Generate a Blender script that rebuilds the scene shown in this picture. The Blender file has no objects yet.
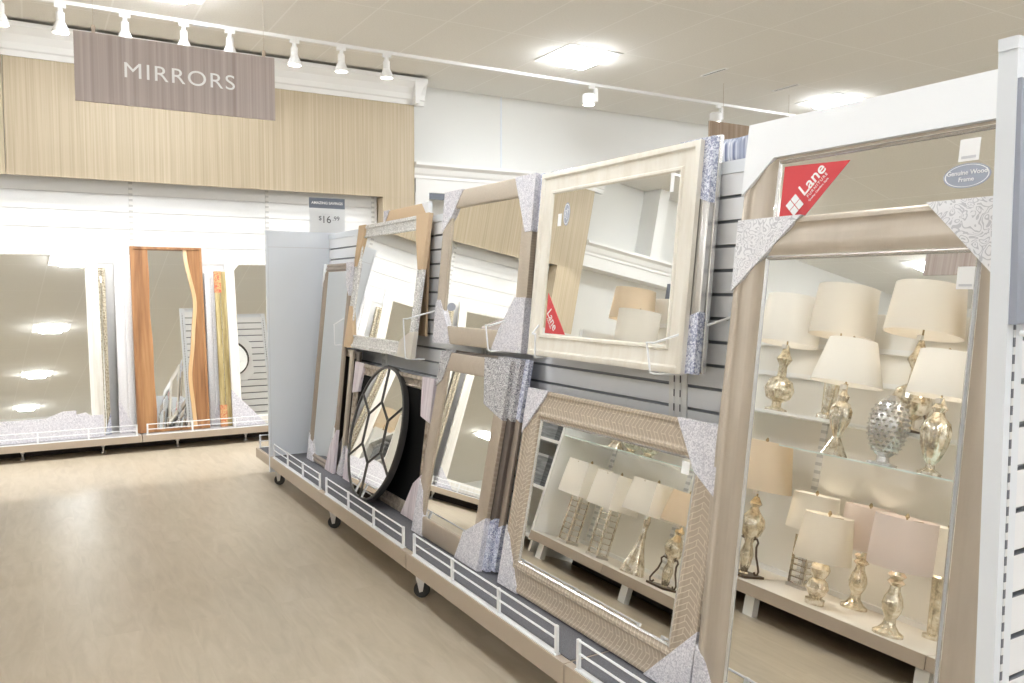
import bpy, math, random
from mathutils import Matrix, Vector
random.seed(7)
SC = bpy.context.scene
COL = SC.collection
R = math.radians
MW = {}          # world matrix of each thing, so that parts can be given in world metres

# ------------------------------------------------------------------ materials
def mat(name, color=(.8, .8, .8), rough=.5, metal=0., emit=None, strength=0., spec=None):
    m = bpy.data.materials.new(name); m.use_nodes = True
    b = m.node_tree.nodes['Principled BSDF']
    b.inputs['Base Color'].default_value = (*color, 1)
    b.inputs['Roughness'].default_value = rough
    b.inputs['Metallic'].default_value = metal
    if spec is not None: b.inputs['Specular IOR Level'].default_value = spec
    if emit:
        b.inputs['Emission Color'].default_value = (*emit, 1); b.inputs['Emission Strength'].default_value = strength
    return m

class NT:
    def __init__(s, m): s.t = m.node_tree; s.b = s.t.nodes['Principled BSDF']
    def n(s, typ, **kw):
        x = s.t.nodes.new(typ)
        for k, v in kw.items():
            if k.startswith('i_'):
                key = k[2:]; key = int(key) if key.isdigit() else key.replace('_', ' ')
                x.inputs[key].default_value = v
            else: setattr(x, k, v)
        return x
    def l(s, a, b): s.t.links.new(a, b)
    def ramp(s, fac, stops):
        r = s.n('ShaderNodeValToRGB'); e = r.color_ramp.elements
        while len(e) < len(stops): e.new(.5)
        for q, (p, c) in zip(e, stops): q.position = p; q.color = (*c, 1)
        s.l(fac, r.inputs[0]); return r.outputs[0]
    def coords(s, kind='Object', scale=(1, 1, 1), rot=(0, 0, 0)):
        c = s.n('ShaderNodeTexCoord'); m = s.n('ShaderNodeMapping')
        m.inputs['Scale'].default_value = scale; m.inputs['Rotation'].default_value = rot
        s.l(c.outputs[kind], m.inputs[0]); return m.outputs[0]
    def noise(s, vec, scale, detail=4, rough=.55, dist=0):
        x = s.n('ShaderNodeTexNoise'); x.inputs['Scale'].default_value = scale
        x.inputs['Detail'].default_value = detail; x.inputs['Roughness'].default_value = rough; x.inputs['Distortion'].default_value = dist
        s.l(vec, x.inputs['Vector']); return x.outputs['Fac']
    def bump(s, h, strength=.3, dist=.01):
        b = s.n('ShaderNodeBump'); b.inputs['Strength'].default_value = strength; b.inputs['Distance'].default_value = dist
        s.l(h, b.inputs['Height']); s.l(b.outputs[0], s.b.inputs['Normal'])

def grain(name, c0, c1, c2, scale, rough=.5, nscale=3., metal=0, bump=0):
    """streaky wood: noise squeezed along one object axis"""
    m = mat(name, c1, rough, metal); t = NT(m)
    v = t.coords('Object', scale)
    f = t.noise(v, nscale, 5, .6, .3)
    t.l(t.ramp(f, [(.32, c0), (.5, c1), (.68, c2)]), t.b.inputs['Base Color'])
    if bump: t.bump(f, bump, .003)
    return m

def speckled(name, c0, c1, scale, rough=.8, lo=.4, hi=.6, dist=1.5):
    m = mat(name, c0, rough); t = NT(m)
    f = t.noise(t.coords('Object'), scale, 2, .5, dist)
    t.l(t.ramp(f, [(lo, c0), (hi, c1)]), t.b.inputs['Base Color']); return m

def swirl(name, c0, c1, scale):
    """curling damask print"""
    m = mat(name, c0, .75); t = NT(m); v = t.coords('Object')
    w = t.n('ShaderNodeTexNoise', i_Scale=scale * .55, i_Detail=1.); t.l(v, w.inputs['Vector'])
    mx = t.n('ShaderNodeVectorMath', operation='MULTIPLY_ADD'); t.l(w.outputs['Color'], mx.inputs[0]); mx.inputs[1].default_value = (.09,) * 3; t.l(v, mx.inputs[2])
    vo = t.n('ShaderNodeTexVoronoi', i_Scale=scale); t.l(mx.outputs[0], vo.inputs['Vector'])
    mu = t.n('ShaderNodeMath', operation='MULTIPLY', i_1=21.); t.l(vo.outputs['Distance'], mu.inputs[0])
    si = t.n('ShaderNodeMath', operation='SINE'); t.l(mu.outputs[0], si.inputs[0])
    t.l(t.ramp(si.outputs[0], [(.0, c0), (.35, c0), (.55, c1)]), t.b.inputs['Base Color']); return m

def woven(name, c0, c1, bw, bh, slant, mort, rough=.4, metal=.35, strength=.5, width=.1):
    """chevron of small bricks pressed into a frame; UV is metres along and across the frame"""
    m = mat(name, c0, rough, metal); t = NT(m)
    uv = t.n('ShaderNodeTexCoord'); sp = t.n('ShaderNodeSeparateXYZ'); t.l(uv.outputs['UV'], sp.inputs[0])
    a = t.n('ShaderNodeMath', operation='SUBTRACT', i_1=width / 2); t.l(sp.outputs['Y'], a.inputs[0])
    ab = t.n('ShaderNodeMath', operation='ABSOLUTE'); t.l(a.outputs[0], ab.inputs[0])
    sl = t.n('ShaderNodeMath', operation='MULTIPLY', i_1=slant); t.l(ab.outputs[0], sl.inputs[0])
    ad = t.n('ShaderNodeMath', operation='ADD'); t.l(sp.outputs['X'], ad.inputs[0]); t.l(sl.outputs[0], ad.inputs[1])
    co = t.n('ShaderNodeCombineXYZ'); t.l(sp.outputs['Y'], co.inputs[0]); t.l(ad.outputs[0], co.inputs[1])
    br = t.n('ShaderNodeTexBrick'); br.inputs['Scale'].default_value = 1.
    br.inputs['Brick Width'].default_value = bw; br.inputs['Row Height'].default_value = bh; br.inputs['Mortar Size'].default_value = mort
    br.inputs['Mortar Smooth'].default_value = .3
    br.inputs['Color1'].default_value = (*c0, 1); br.inputs['Color2'].default_value = (*[x * .93 for x in c0], 1); br.inputs['Mortar'].default_value = (*c1, 1)
    t.l(co.outputs[0], br.inputs['Vector']); t.l(br.outputs['Color'], t.b.inputs['Base Color'])
    t.bump(br.outputs['Fac'], strength, .004); return m

def slotted(name, c, dark, pitch=.025, fill=.55, axis='Z', rows=None):
    m = mat(name, c, .4); t = NT(m); v = t.n('ShaderNodeTexCoord'); sp = t.n('ShaderNodeSeparateXYZ'); t.l(v.outputs['Object'], sp.inputs[0])
    d = t.n('ShaderNodeMath', operation='DIVIDE', i_1=pitch); t.l(sp.outputs[axis], d.inputs[0])
    f = t.n('ShaderNodeMath', operation='FRACT'); t.l(d.outputs[0], f.inputs[0])
    g = t.n('ShaderNodeMath', operation='LESS_THAN', i_1=fill); t.l(f.outputs[0], g.inputs[0])
    t.l(t.ramp(g.outputs[0], [(.4, c), (.6, dark)]), t.b.inputs['Base Color']); return m

M = {}
M['white'] = mat('white paint', (.84, .84, .83), .45)
M['wall'] = mat('wall paint', (.80, .80, .78), .7)
M['slat'] = mat('white slatwall laminate', (.79, .795, .80), .4)
M['coolslat'] = mat('cool white slatwall laminate', (.82, .835, .87), .4)
M['groove'] = mat('slat groove painted shade', (.27, .285, .315), .5)  # dark colour standing in for the shade inside the slat grooves
M['wire'] = mat('white powder coated wire', (.88, .90, .93), .35)
M['panel'] = mat('pale grey white laminate', (.77, .81, .87), .35)
M['taupe'] = mat('taupe painted steel', (.50, .42, .34), .45)
M['mat'] = speckled('charcoal deck mat', (.11, .11, .125), (.19, .19, .21), 400, .8)
M['greydeck'] = mat('grey shelf top', (.42, .41, .42), .5)
M['black'] = mat('black rubber', (.02, .02, .02), .5)
M['blackglass'] = mat('black panel', (.005, .005, .005), .7, spec=.1)
M['dark'] = mat('dark void board', (.05, .04, .035), .8)
M['steel'] = mat('zinc plated steel', (.62, .62, .64), .3, 1.)
M['glass'] = mat('silvered mirror glass', (.90, .90, .875), 0., 1.)
M['backing'] = mat('brown hardboard backing', (.10, .075, .06), .9)
M['card'] = mat('brown cardboard', (.62, .46, .30), .8)
M['paperwhite'] = mat('white cardboard', (.86, .88, .91), .6)
M['floral'] = speckled('grey printed corner card', (.80, .79, .83), (.50, .49, .55), 130, .75, .42, .6)
M['swirl'] = swirl('grey damask corner card', (.82, .82, .85), (.56, .56, .60), 40)
M['bluefloral'] = speckled('blue grey printed corner card', (.78, .80, .88), (.30, .33, .48), 85, .75, .42, .58)
M['lace'] = speckled('black and white lace card', (.74, .73, .74), (.16, .16, .18), 105, .75, .44, .56, 3)
M['pink'] = grain('pinkish ribbed card', (.52, .46, .50), (.70, .63, .68), (.78, .73, .76), (1, .05, 1), .8, 90)
M['dots'] = speckled('grey dotted foam wrap', (.82, .82, .84), (.60, .60, .63), 160, .8, .45, .6, 0)
M['champagne'] = grain('champagne metallic leaf', (.475, .415, .345), (.515, .45, .375), (.56, .495, .42), (3, .5, 3), .34, 3, .35)
M['silverbead'] = mat('silver bead', (.66, .65, .64), .25, .8)
M['cream'] = grain('cream washed wood', (.74, .69, .60), (.79, .75, .67), (.82, .79, .72), (1, .2, 1), .42, 24, .05)
M['whitewood'] = grain('whitewashed wood', (.74, .71, .65), (.82, .80, .75), (.86, .85, .82), (8, .4, 8), .6, 6)
M['herring'] = woven('woven gilt plaster', (.49, .41, .325), (.66, .58, .47), .062, .019, .62, .0018, .45, .2, .6, .113)
M['chevron'] = woven('chevron pressed beige', (.48, .405, .325), (.41, .34, .27), .5, .011, 1., .0016, .45, .2, .25, .09)
M['weave'] = woven('fine ribbed beige', (.57, .495, .405), (.48, .41, .33), .012, .006, .0, .001, .5, .2, .4, .09)
M['bronze'] = grain('aged bronze leaf', (.20, .16, .12), (.42, .36, .30), (.60, .53, .45), (1, 1, 1), .4, 26, .5, .4)
M['darkbrown'] = mat('dark brown frame paint', (.13, .105, .09), .4)
M['greybrown'] = mat('grey brown frame', (.36, .30, .25), .4, .3)
M['iron'] = mat('dark pewter metal', (.075, .072, .07), .35, .6)
M['mosaic'] = speckled('antique mosaic glass', (.86, .86, .84), (.46, .45, .45), 95, .3, .42, .58, 2)
M['gold'] = grain('gilt leaf', (.34, .255, .11), (.50, .40, .19), (.64, .55, .32), (1, .1, 1), .35, 30, .5)
M['bead'] = speckled('pale gilt beads', (.62, .56, .44), (.24, .20, .13), 90, .4, .45, .6, 0)
M['redgold'] = speckled('red and gold print', (.66, .50, .22), (.60, .13, .08), 60, .7)
M['linen'] = mat('linen lampshade', (.84, .80, .73), .9)
M['shadewhite'] = mat('white lampshade', (.90, .88, .84), .9)
M['shadepink'] = mat('blush lampshade', (.80, .73, .69), .85)
M['shadetan'] = mat('tan lampshade', (.80, .70, .56), .85)
for k in ('linen', 'shadewhite', 'shadepink', 'shadetan'):
    t = NT(M[k]); tr = t.n('ShaderNodeBsdfTranslucent'); tr.inputs[0].default_value = t.b.inputs['Base Color'].default_value
    mx = t.n('ShaderNodeMixShader', i_0=.35); out = t.t.nodes['Material Output']
    t.l(t.b.outputs[0], mx.inputs[1]); t.l(tr.outputs[0], mx.inputs[2]); t.l(mx.outputs[0], out.inputs[0])
M['mercury'] = grain('mercury glass', (.45, .38, .28), (.82, .76, .64), (.95, .92, .86), (1, 1, 1), .12, 28, .9, .5)
M['goldmercury'] = grain('gilt mercury glass', (.45, .39, .29), (.78, .71, .57), (.93, .88, .77), (1, 1, 1), .2, 30, .8, .5)
M['nickel'] = mat('brushed nickel', (.62, .60, .57), .28, 1.)
M['brass'] = mat('antique brass', (.42, .33, .20), .35, .9)
M['scroll'] = mat('dark bronze scroll metal', (.10, .07, .05), .4, .5)
M['cord'] = mat('clear lamp cord', (.75, .70, .62), .4)
M['shelfglass'] = mat('shelf glass', (.72, .82, .78), .05)
M['backboard'] = mat('off white back board', (.83, .81, .76), .6)
M['creamdeck'] = mat('cream deck top', (.78, .74, .68), .5)
M['red'] = mat('red sticker', (.62, .045, .055), .45)
M['ink'] = mat('grey ink', (.10, .10, .11), .6)
M['slate'] = mat('slate blue grey print', (.16, .18, .225), .5)
M['ovalgrey'] = mat('blue grey oval sticker', (.34, .37, .45), .45)
M['label'] = mat('white label paper', (.88, .88, .88), .6)
M['faint'] = mat('pale grey print', (.62, .62, .65), .6)
M['signpaper'] = mat('light grey sign card', (.72, .73, .74), .5)
M['basket'] = grain('grey woven basket', (.12, .13, .14), (.22, .23, .24), (.32, .33, .34), (.1, .1, 1), .8, 60)
M['yellowboard'] = mat('pale yellow board', (.80, .66, .36), .7)
M['slots'] = slotted('slotted upright steel', (.74, .75, .77), (.13, .14, .17), .030, .55)
M['stripslots'] = slotted('slotted white wall standard', (.80, .81, .83), (.05, .05, .06), .05, .5)
M['backslots'] = slotted('slotted wall strip', (.82, .82, .81), (.58, .58, .58), .05, .4)
M['pillow'] = grain('striped blue cotton', (.10, .12, .22), (.40, .43, .55), (.86, .86, .88), (1, 1, .01), .9, 60)
M['panelemit'] = mat('lit ceiling diffuser', (1, 1, 1), .5, 0, (.93, .965, 1.), 15.5)
M['lampglow'] = mat('lit reflector face', (1, 1, 1), .5, 0, (1., .97, .92), 3.5)

M['livewood'] = grain('live edge walnut slab', (.17, .072, .028), (.36, .175, .072), (.50, .275, .125), (7, .45, 7), .42, 1.6)
M['sapwood'] = grain('pale sapwood', (.60, .38, .18), (.70, .48, .26), (.78, .58, .36), (7, .45, 7), .45, 2)
M['veneer'] = grain('blond striated veneer', (.46, .38, .265), (.53, .445, .32), (.59, .505, .38), (1, 1, .008), .55, 75)
M['signwood'] = grain('mauve brown striated laminate', (.36, .295, .27), (.445, .38, .355), (.52, .455, .43), (1, 1, .008), .62, 30)
M['browneneer'] = grain('brown striated laminate', (.30, .215, .15), (.38, .285, .21), (.46, .36, .28), (1, 1, .008), .5, 30)

def floor_mat():
    m = mat('pale oak vinyl plank', (.62, .53, .41), .34); t = NT(m)
    v = t.coords('Object', (1, 1, 1), (0, 0, R(90)))
    br = t.n('ShaderNodeTexBrick'); br.offset = .37; br.inputs['Scale'].default_value = 1.
    br.inputs['Brick Width'].default_value = 1.22; br.inputs['Row Height'].default_value = .18; br.inputs['Mortar Size'].default_value = .0007
    br.inputs['Color1'].default_value = (.0, .0, .0, 1); br.inputs['Color2'].default_value = (1, 1, 1, 1); br.inputs['Mortar'].default_value = (.35, .35, .35, 1)
    t.l(v, br.inputs['Vector'])
    off = t.n('ShaderNodeVectorMath', operation='MULTIPLY_ADD'); t.l(br.outputs['Color'], off.inputs[0]); off.inputs[1].default_value = (3., 7., 0); t.l(v, off.inputs[2])
    sc = t.n('ShaderNodeVectorMath', operation='MULTIPLY'); t.l(off.outputs[0], sc.inputs[0]); sc.inputs[1].default_value = (1.4, 7., 1)
    f = t.noise(sc.outputs[0], 2.2, 6, .6, 1.1)
    c = t.ramp(f, [(.28, (.46, .395, .30)), (.5, (.52, .45, .348)), (.72, (.57, .50, .40))])
    mx = t.n('ShaderNodeMix', data_type='RGBA', blend_type='MULTIPLY'); mx.inputs[0].default_value = .05
    t.l(c, mx.inputs[6]); t.l(br.outputs['Color'], mx.inputs[7]); t.l(mx.outputs[2], t.b.inputs['Base Color'])
    return m
def ceiling_mat():
    m = mat('mineral ceiling tile', (.70, .66, .58), .9); t = NT(m)
    v = t.coords('Object')
    sp = t.n('ShaderNodeSeparateXYZ'); t.l(v, sp.inputs[0]); outs = []
    for ax, per, off in (('X', .6, 0.), ('Y', 1.2, .17)):
        a = t.n('ShaderNodeMath', operation='SUBTRACT', i_1=off); t.l(sp.outputs[ax], a.inputs[0])
        d = t.n('ShaderNodeMath', operation='DIVIDE', i_1=per); t.l(a.outputs[0], d.inputs[0])
        f = t.n('ShaderNodeMath', operation='FRACT'); t.l(d.outputs[0], f.inputs[0])
        s = t.n('ShaderNodeMath', operation='SUBTRACT', i_1=.5); t.l(f.outputs[0], s.inputs[0])
        b = t.n('ShaderNodeMath', operation='ABSOLUTE'); t.l(s.outputs[0], b.inputs[0])
        g = t.n('ShaderNodeMath', operation='GREATER_THAN', i_1=.5 - .007 / per); t.l(b.outputs[0], g.inputs[0]); outs.append(g.outputs[0])
    mx = t.n('ShaderNodeMath', operation='MAXIMUM'); t.l(outs[0], mx.inputs[0]); t.l(outs[1], mx.inputs[1])
    n = t.noise(v, 75, 3, .7)
    base = t.ramp(n, [(.35, (.78, .765, .725)), (.6, (.83, .815, .775))])
    c = t.n('ShaderNodeMix', data_type='RGBA'); t.l(mx.outputs[0], c.inputs[0]); t.l(base, c.inputs[6]); c.inputs[7].default_value = (.88, .87, .84, 1)
    t.l(c.outputs[2], t.b.inputs['Base Color']); return m
M['floor'] = floor_mat(); M['ceiling'] = ceiling_mat()

# ------------------------------------------------------------------ mesh builder
class MB:
    def __init__(s): s.v = []; s.f = []; s.uv = {}
    def quad(s, *p):
        i = len(s.v); s.v += [tuple(q) for q in p]; s.f.append(tuple(range(i, i + len(p)))); return s
    def box(s, x0, x1, y0, y1, z0, z1):
        i = len(s.v)
        s.v += [(x, y, z) for z in (z0, z1) for y in (y0, y1) for x in (x0, x1)]
        s.f += [tuple(i + k for k in q) for q in ((0, 2, 3, 1), (4, 5, 7, 6), (0, 1, 5, 4), (2, 6, 7, 3), (0, 4, 6, 2), (1, 3, 7, 5))]; return s
    def prism(s, pts, z0, z1):
        """2-D outline (x, y) swept along z"""
        n = len(pts); i = len(s.v)
        s.v += [(x, y, z0) for x, y in pts] + [(x, y, z1) for x, y in pts]
        s.f += [tuple(i + k for k in range(n)), tuple(i + n + k for k in reversed(range(n)))]
        s.f += [(i + k, i + n + k, i + n + (k + 1) % n, i + (k + 1) % n) for k in range(n)]; return s
    def sweep_y(s, pts, y0, y1):
        """outline (x, z) swept along y"""
        n = len(pts); i = len(s.v)
        s.v += [(x, y0, z) for x, z in pts] + [(x, y1, z) for x, z in pts]
        s.f += [tuple(i + k for k in range(n)), tuple(i + n + k for k in reversed(range(n)))]
        s.f += [(i + k, i + n + k, i + n + (k + 1) % n, i + (k + 1) % n) for k in range(n)]; return s
    def sweep_x(s, pts, x0, x1):
        n = len(pts); i = len(s.v)
        s.v += [(x0, y, z) for y, z in pts] + [(x1, y, z) for y, z in pts]
        s.f += [tuple(i + k for k in range(n)), tuple(i + n + k for k in reversed(range(n)))]
        s.f += [(i + k, i + n + k, i + n + (k + 1) % n, i + (k + 1) % n) for k in range(n)]; return s
    def tube(s, pts, r, n=8):
        pts = [Vector(p) for p in pts]; i0 = len(s.v); m = len(pts); up = None
        for k, p in enumerate(pts):
            d = ((pts[min(k + 1, m - 1)] - p).normalized() + (p - pts[max(k - 1, 0)]).normalized()).normalized()
            if up is None: up = Vector((0, 0, 1)) if abs(d.z) < .9 else Vector((1, 0, 0))
            a = d.cross(up).normalized(); b = a.cross(d).normalized(); up = b
            s.v += [tuple(p + r * (math.cos(t) * a + math.sin(t) * b)) for t in (2 * math.pi * q / n for q in range(n))]
        for k in range(m - 1):
            for q in range(n):
                a = i0 + k * n + q; b = i0 + k * n + (q + 1) % n
                s.f.append((a, b, b + n, a + n))
        s.f += [tuple(i0 + q for q in reversed(range(n))), tuple(i0 + (m - 1) * n + q for q in range(n))]; return s
    def lathe(s, prof, c=(0, 0, 0), n=24, rot=0., loop=False, fl=0, fd=0.):
        """(r, z) outline turned about z; fl flutes of depth fd"""
        i0 = len(s.v); m = len(prof)
        for r, z in prof:
            for q in range(n):
                a = rot + 2 * math.pi * q / n; rr = r * (1 + (fd * math.cos(fl * a) if fl else 0))
                s.v.append((c[0] + rr * math.cos(a), c[1] + rr * math.sin(a), c[2] + z))
        for k in range(m if loop else m - 1):
            for q in range(n):
                a = i0 + k * n + q; b = i0 + k * n + (q + 1) % n; e = i0 + ((k + 1) % m) * n
                s.f.append((a, b, e + (q + 1) % n, e + q))
        if not loop: s.f += [tuple(i0 + q for q in reversed(range(n))), tuple(i0 + (m - 1) * n + q for q in range(n))]
        return s
    def frame(s, W, H, prof):
        """closed outline (inset, height) mitred round a W x H rectangle standing on y = 0; UV = metres along / across"""
        m = len(prof)
        for side in range(4):
            i0 = len(s.v); L = W if side % 2 == 0 else H; ox = {0: 0, 1: W, 2: W + H, 3: 2 * W + H}[side]
            for d, z in prof:
                cs = [(-W / 2 + d, d), (W / 2 - d, d), (W / 2 - d, H - d), (-W / 2 + d, H - d)]
                p, q = cs[side], cs[(side + 1) % 4]
                s.v += [(p[0], p[1], z), (q[0], q[1], z)]
            for k in range(m):
                j = (k + 1) % m
                s.uv[len(s.f)] = [(ox + prof[k][0], prof[k][0]), (ox + L - prof[k][0], prof[k][0]), (ox + L - prof[j][0], prof[j][0]), (ox + prof[j][0], prof[j][0])]
                s.f.append((i0 + 2 * k, i0 + 2 * k + 1, i0 + 2 * j + 1, i0 + 2 * j))
        return s
    def build(s, name, m, parent=None, local=False, smooth=False, weld=True):
        me = bpy.data.meshes.new(name); v = s.v
        if parent is not None and not local:
            inv = MW[parent.name].inverted(); v = [tuple(inv @ Vector(p)) for p in v]
        me.from_pydata(v, [], s.f)
        if s.uv:
            u = me.uv_layers.new(name='UVMap')
            for fi, p in enumerate(me.polygons):
                if fi in s.uv:
                    for li, c in zip(p.loop_indices, s.uv[fi]): u.data[li].uv = c
        import bmesh
        bm = bmesh.new(); bm.from_mesh(me)
        if weld: bmesh.ops.remove_doubles(bm, verts=bm.verts, dist=1e-5)
        bmesh.ops.recalc_face_normals(bm, faces=bm.faces); bm.to_mesh(me); bm.free()
        if smooth:
            me.polygons.foreach_set('use_smooth', [True] * len(me.polygons))
            try: me.set_sharp_from_angle(angle=R(38))
            except Exception: pass
        me.materials.append(M[m] if isinstance(m, str) else m)
        o = bpy.data.objects.new(name, me); COL.objects.link(o)
        if parent is not None: o.parent = parent; MW[o.name] = MW[parent.name]
        else: MW[o.name] = Matrix()
        return o

def shade_grooves(o, axis, front):
    """shade painted into the slat grooves: darker colour on faces set back from the front face"""
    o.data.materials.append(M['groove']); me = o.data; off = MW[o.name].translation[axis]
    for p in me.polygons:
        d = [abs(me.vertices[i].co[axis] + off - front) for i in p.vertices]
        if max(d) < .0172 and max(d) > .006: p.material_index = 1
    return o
def tag(o, label=None, cat=None, group=None, kind=None):
    if label: o['label'] = label
    if cat: o['category'] = cat
    if group: o['group'] = group
    if kind: o['kind'] = kind
    return o
def thing(name, label, cat, loc, group=None, mx=None):
    o = bpy.data.objects.new(name, None); COL.objects.link(o); o.empty_display_size = .05
    m = mx if mx is not None else Matrix.Translation(Vector(loc))
    o.matrix_world = m; MW[o.name] = m
    return tag(o, label, cat, group)
def structure(name, mb, m, **k): return tag(mb.build(name, m, **k), kind='structure')

def lettering(name, body, size, m, parent, mx, align='CENTER', space=1., bold=0.):
    """flat lettering built as a mesh, placed by a matrix in the parent's own frame"""
    cu = bpy.data.curves.new(name, 'FONT'); cu.body = body; cu.size = size; cu.align_x = align; cu.align_y = 'CENTER'
    cu.space_character = space; cu.offset = bold; cu.extrude = .0004
    t = bpy.data.objects.new(name, cu); COL.objects.link(t)
    dg = bpy.context.evaluated_depsgraph_get(); me = bpy.data.meshes.new_from_object(t.evaluated_get(dg))
    bpy.data.objects.remove(t); bpy.data.curves.remove(cu)
    me.materials.clear(); me.materials.append(M[m]); me.transform(mx)
    o = bpy.data.objects.new(name, me); COL.objects.link(o); o.parent = parent; MW[o.name] = MW[parent.name]; return o
def copy_tree(o, parent=None):
    c = o.copy(); COL.objects.link(c)
    if parent is not None: c.parent = parent
    for ch in list(o.children): copy_tree(ch, c)
    return c

# ------------------------------------------------------------------ setting
XL, XR, YF, YB, HC = -9., 11.4, -9.4, 8.25, 3.6
structure('floor', MB().box(XL, XR, YF, YB, -.05, 0), 'floor')
structure('ceiling', MB().box(XL, XR, YF, YB, HC, HC + .05), 'ceiling')
structure('wall_back', MB().box(XL, XR, YB, YB + .1, 0, HC), 'wall')
structure('wall_left', MB().box(XL - .1, XL, YF, YB, 0, HC), 'wall')
structure('wall_right', MB().box(XR, XR + .1, YF, YB, 0, HC), 'wall')
structure('wall_front', MB().box(XL, XR, YF - .1, YF, 0, HC), 'wall')
structure('trim_1', MB().box(4.665, 4.68, YB - .006, YB, 2.75, HC), 'panel')     # seam strip on the white wall

# blond wood portal with white crown moulding
PY = 7.95
structure('trim_2', MB().box(-1.84, -.157, PY, PY + .03, 2.36, 3.34).box(-.152, 3.47, PY, PY + .03, 2.36, 3.34), 'veneer')
structure('trim_3', MB().box(3.12, 3.47, PY, YB, 0, 2.359), 'veneer')
structure('trim_4', MB().box(-1.84, -1.49, PY, YB, 0, 2.359), 'veneer')
crown = [(PY + .04, 3.315), (PY - .015, 3.315), (PY - .015, 3.36), (PY - .03, 3.37), (PY - .035, 3.42), (PY - .06, 3.48), (PY - .1, 3.525), (PY - .11, 3.535), (PY - .11, 3.572), (PY + .04, 3.572)]
structure('trim_5', MB().sweep_x(crown, -1.95, 3.58), 'white')
cr2 = [(3.44, 3.315), (3.485, 3.315), (3.485, 3.36), (3.50, 3.37), (3.505, 3.42), (3.53, 3.48), (3.57, 3.525), (3.58, 3.535), (3.58, 3.572), (3.44, 3.572)]
structure('trim_6', MB().sweep_y(cr2, PY - .109, YB), 'white')
# white cased portals to either side of it
for i, (a, b) in enumerate(((3.475, 9.4), (-7.5, -1.845))):
    structure(f'trim_{7 + i * 2}', MB().box(a + .03, b - .03, PY + .05, YB, 2.44, 2.60), 'white')
    c3 = [(YB, 2.58), (PY + .035, 2.58), (PY + .035, 2.61), (PY + .02, 2.63), (PY - .0, 2.68), (PY - .04, 2.71), (PY - .04, 2.74), (YB, 2.74)]
    structure(f'trim_{8 + i * 2}', MB().sweep_x(c3, a, b), 'white')
structure('trim_11', MB().box(3.50, 3.66, PY + .05, YB, 0, 2.44), 'white')
structure('trim_12', MB().box(-2.95, -2.8, PY - .02, YB, 2.741, HC), 'white')

def slat_profile(x, z0, z1, pitch, depth=.011, gap=.0085, th=.018, s=1):
    """x = front face, s = direction of the back"""
    p = [(x + s * th, z0), (x, z0)]; z = z1 - pitch
    zs = []
    while z > z0 + .02: zs.append(z); z -= pitch
    for z in reversed(zs): p += [(x, z), (x + s * depth, z), (x + s * depth, z + gap), (x, z + gap)]
    return p + [(x, z1), (x + s * th, z1)]
# back slatwall: the fixture behind the wall mirrors
SY = 8.10
wb = thing('slatwall_fixture', 'long white slatted wall bay with mirror decks under the wood header', 'wall fixture', (0.8, SY, 0))
MB().sweep_x(slat_profile(SY, .0, 2.86, .1525, gap=.006), -1.48, 3.11).build('slat_panel', 'slat', wb)
for x in (-1.62 + .03, -.43, .77, 1.97, 3.05):
    if x > -1.5: MB().box(x, x + .032, SY - .006, SY, .3, 2.7).build('bracket_strip', 'backslots', wb)
for k, (a, b) in enumerate(((-1.48, -.415), (-.41, .787), (.793, 1.985), (1.99, 3.11))):
    d = MB().box(a, b, 7.72, SY - .007, .088, .145).build('deck', 'taupe', wb)
    MB().box(a + .004, b - .004, 7.745, SY - .008, .145, .149).build('deck_top', 'greydeck', d)
    g = MB().box(a + .03, b - .03, 7.722, 7.742, .145, .151)
    n = 4
    for i in range(n):
        x = a + .04 + (b - a - .08) * i / (n - 1); g.box(x - .007, x + .007, 7.727, 7.737, .151, .245)
    for z in (.196, .24): g.tube([(a + .04, 7.732, z), (b - .04, 7.732, z)], .0045, 6)
    g.build('guard_rail', 'wire', d)
    for x in (a + .3, a + .9):
        if x < b: MB().lathe([(.022, 0), (.022, .01), (.009, .015), (.009, .05), (.016, .055), (.016, .088)], (x, 7.86, 0), 12).build('levelling_foot', 'steel', wb)
MB().box(-1.47, 3.1, 8.0, 8.02, 0, .087).build('underdeck_shade', 'dark', wb)  # dark board added to deepen the shade under the wall decks
# dark framed picture beyond the wood portal
pc = thing('dark_sign', 'small dark sign under the white crown moulding right of wood portal', 'sign', (4.03, 8.02, 2.37))
MB().box(3.66, 4.4, 8.0, 8.02, 2.37, 2.435).build('board', 'slate', pc); MB().box(3.9, 3.92, 8.005, 8.015, 2.4351, 2.4405).build('bracket', 'white', pc)

# ceiling lights
k = 0
for y in (6.47, 2.87, -.73, -4.33, -7.93):
    for x in (-6.3, -2.7, .9, 4.5, 8.1):
        lab = {(6.47, 4.5): 'square lit ceiling panel above the aisle of mirrors, left of the tall post', (6.47, 8.1): 'square lit ceiling panel just over the white cardboard of the tallest mirror',
               (6.47, .9): 'square lit ceiling panel cut by the top edge above the hanging sign'}.get((y, x), 'square lit ceiling panel seen only in the mirrors')
        c = thing('ceiling_light', lab, 'light', (x, y, HC), 'square ceiling lights')
        MB().frame(.6, .6, [(0, 0), (0, -.006), (.012, -.006), (.018, -.003), (.105, -.003), (.105, 0)]).build('light_frame', 'white', c, local=True).location = (0, -.3, 0)
        MB().lathe([(.194 * 1.4142, -.001), (.194 * 1.4142, -.012), (.155 * 1.4142, -.066)], n=4, rot=R(45)).build('diffuser', 'panelemit', c, local=True)
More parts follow.
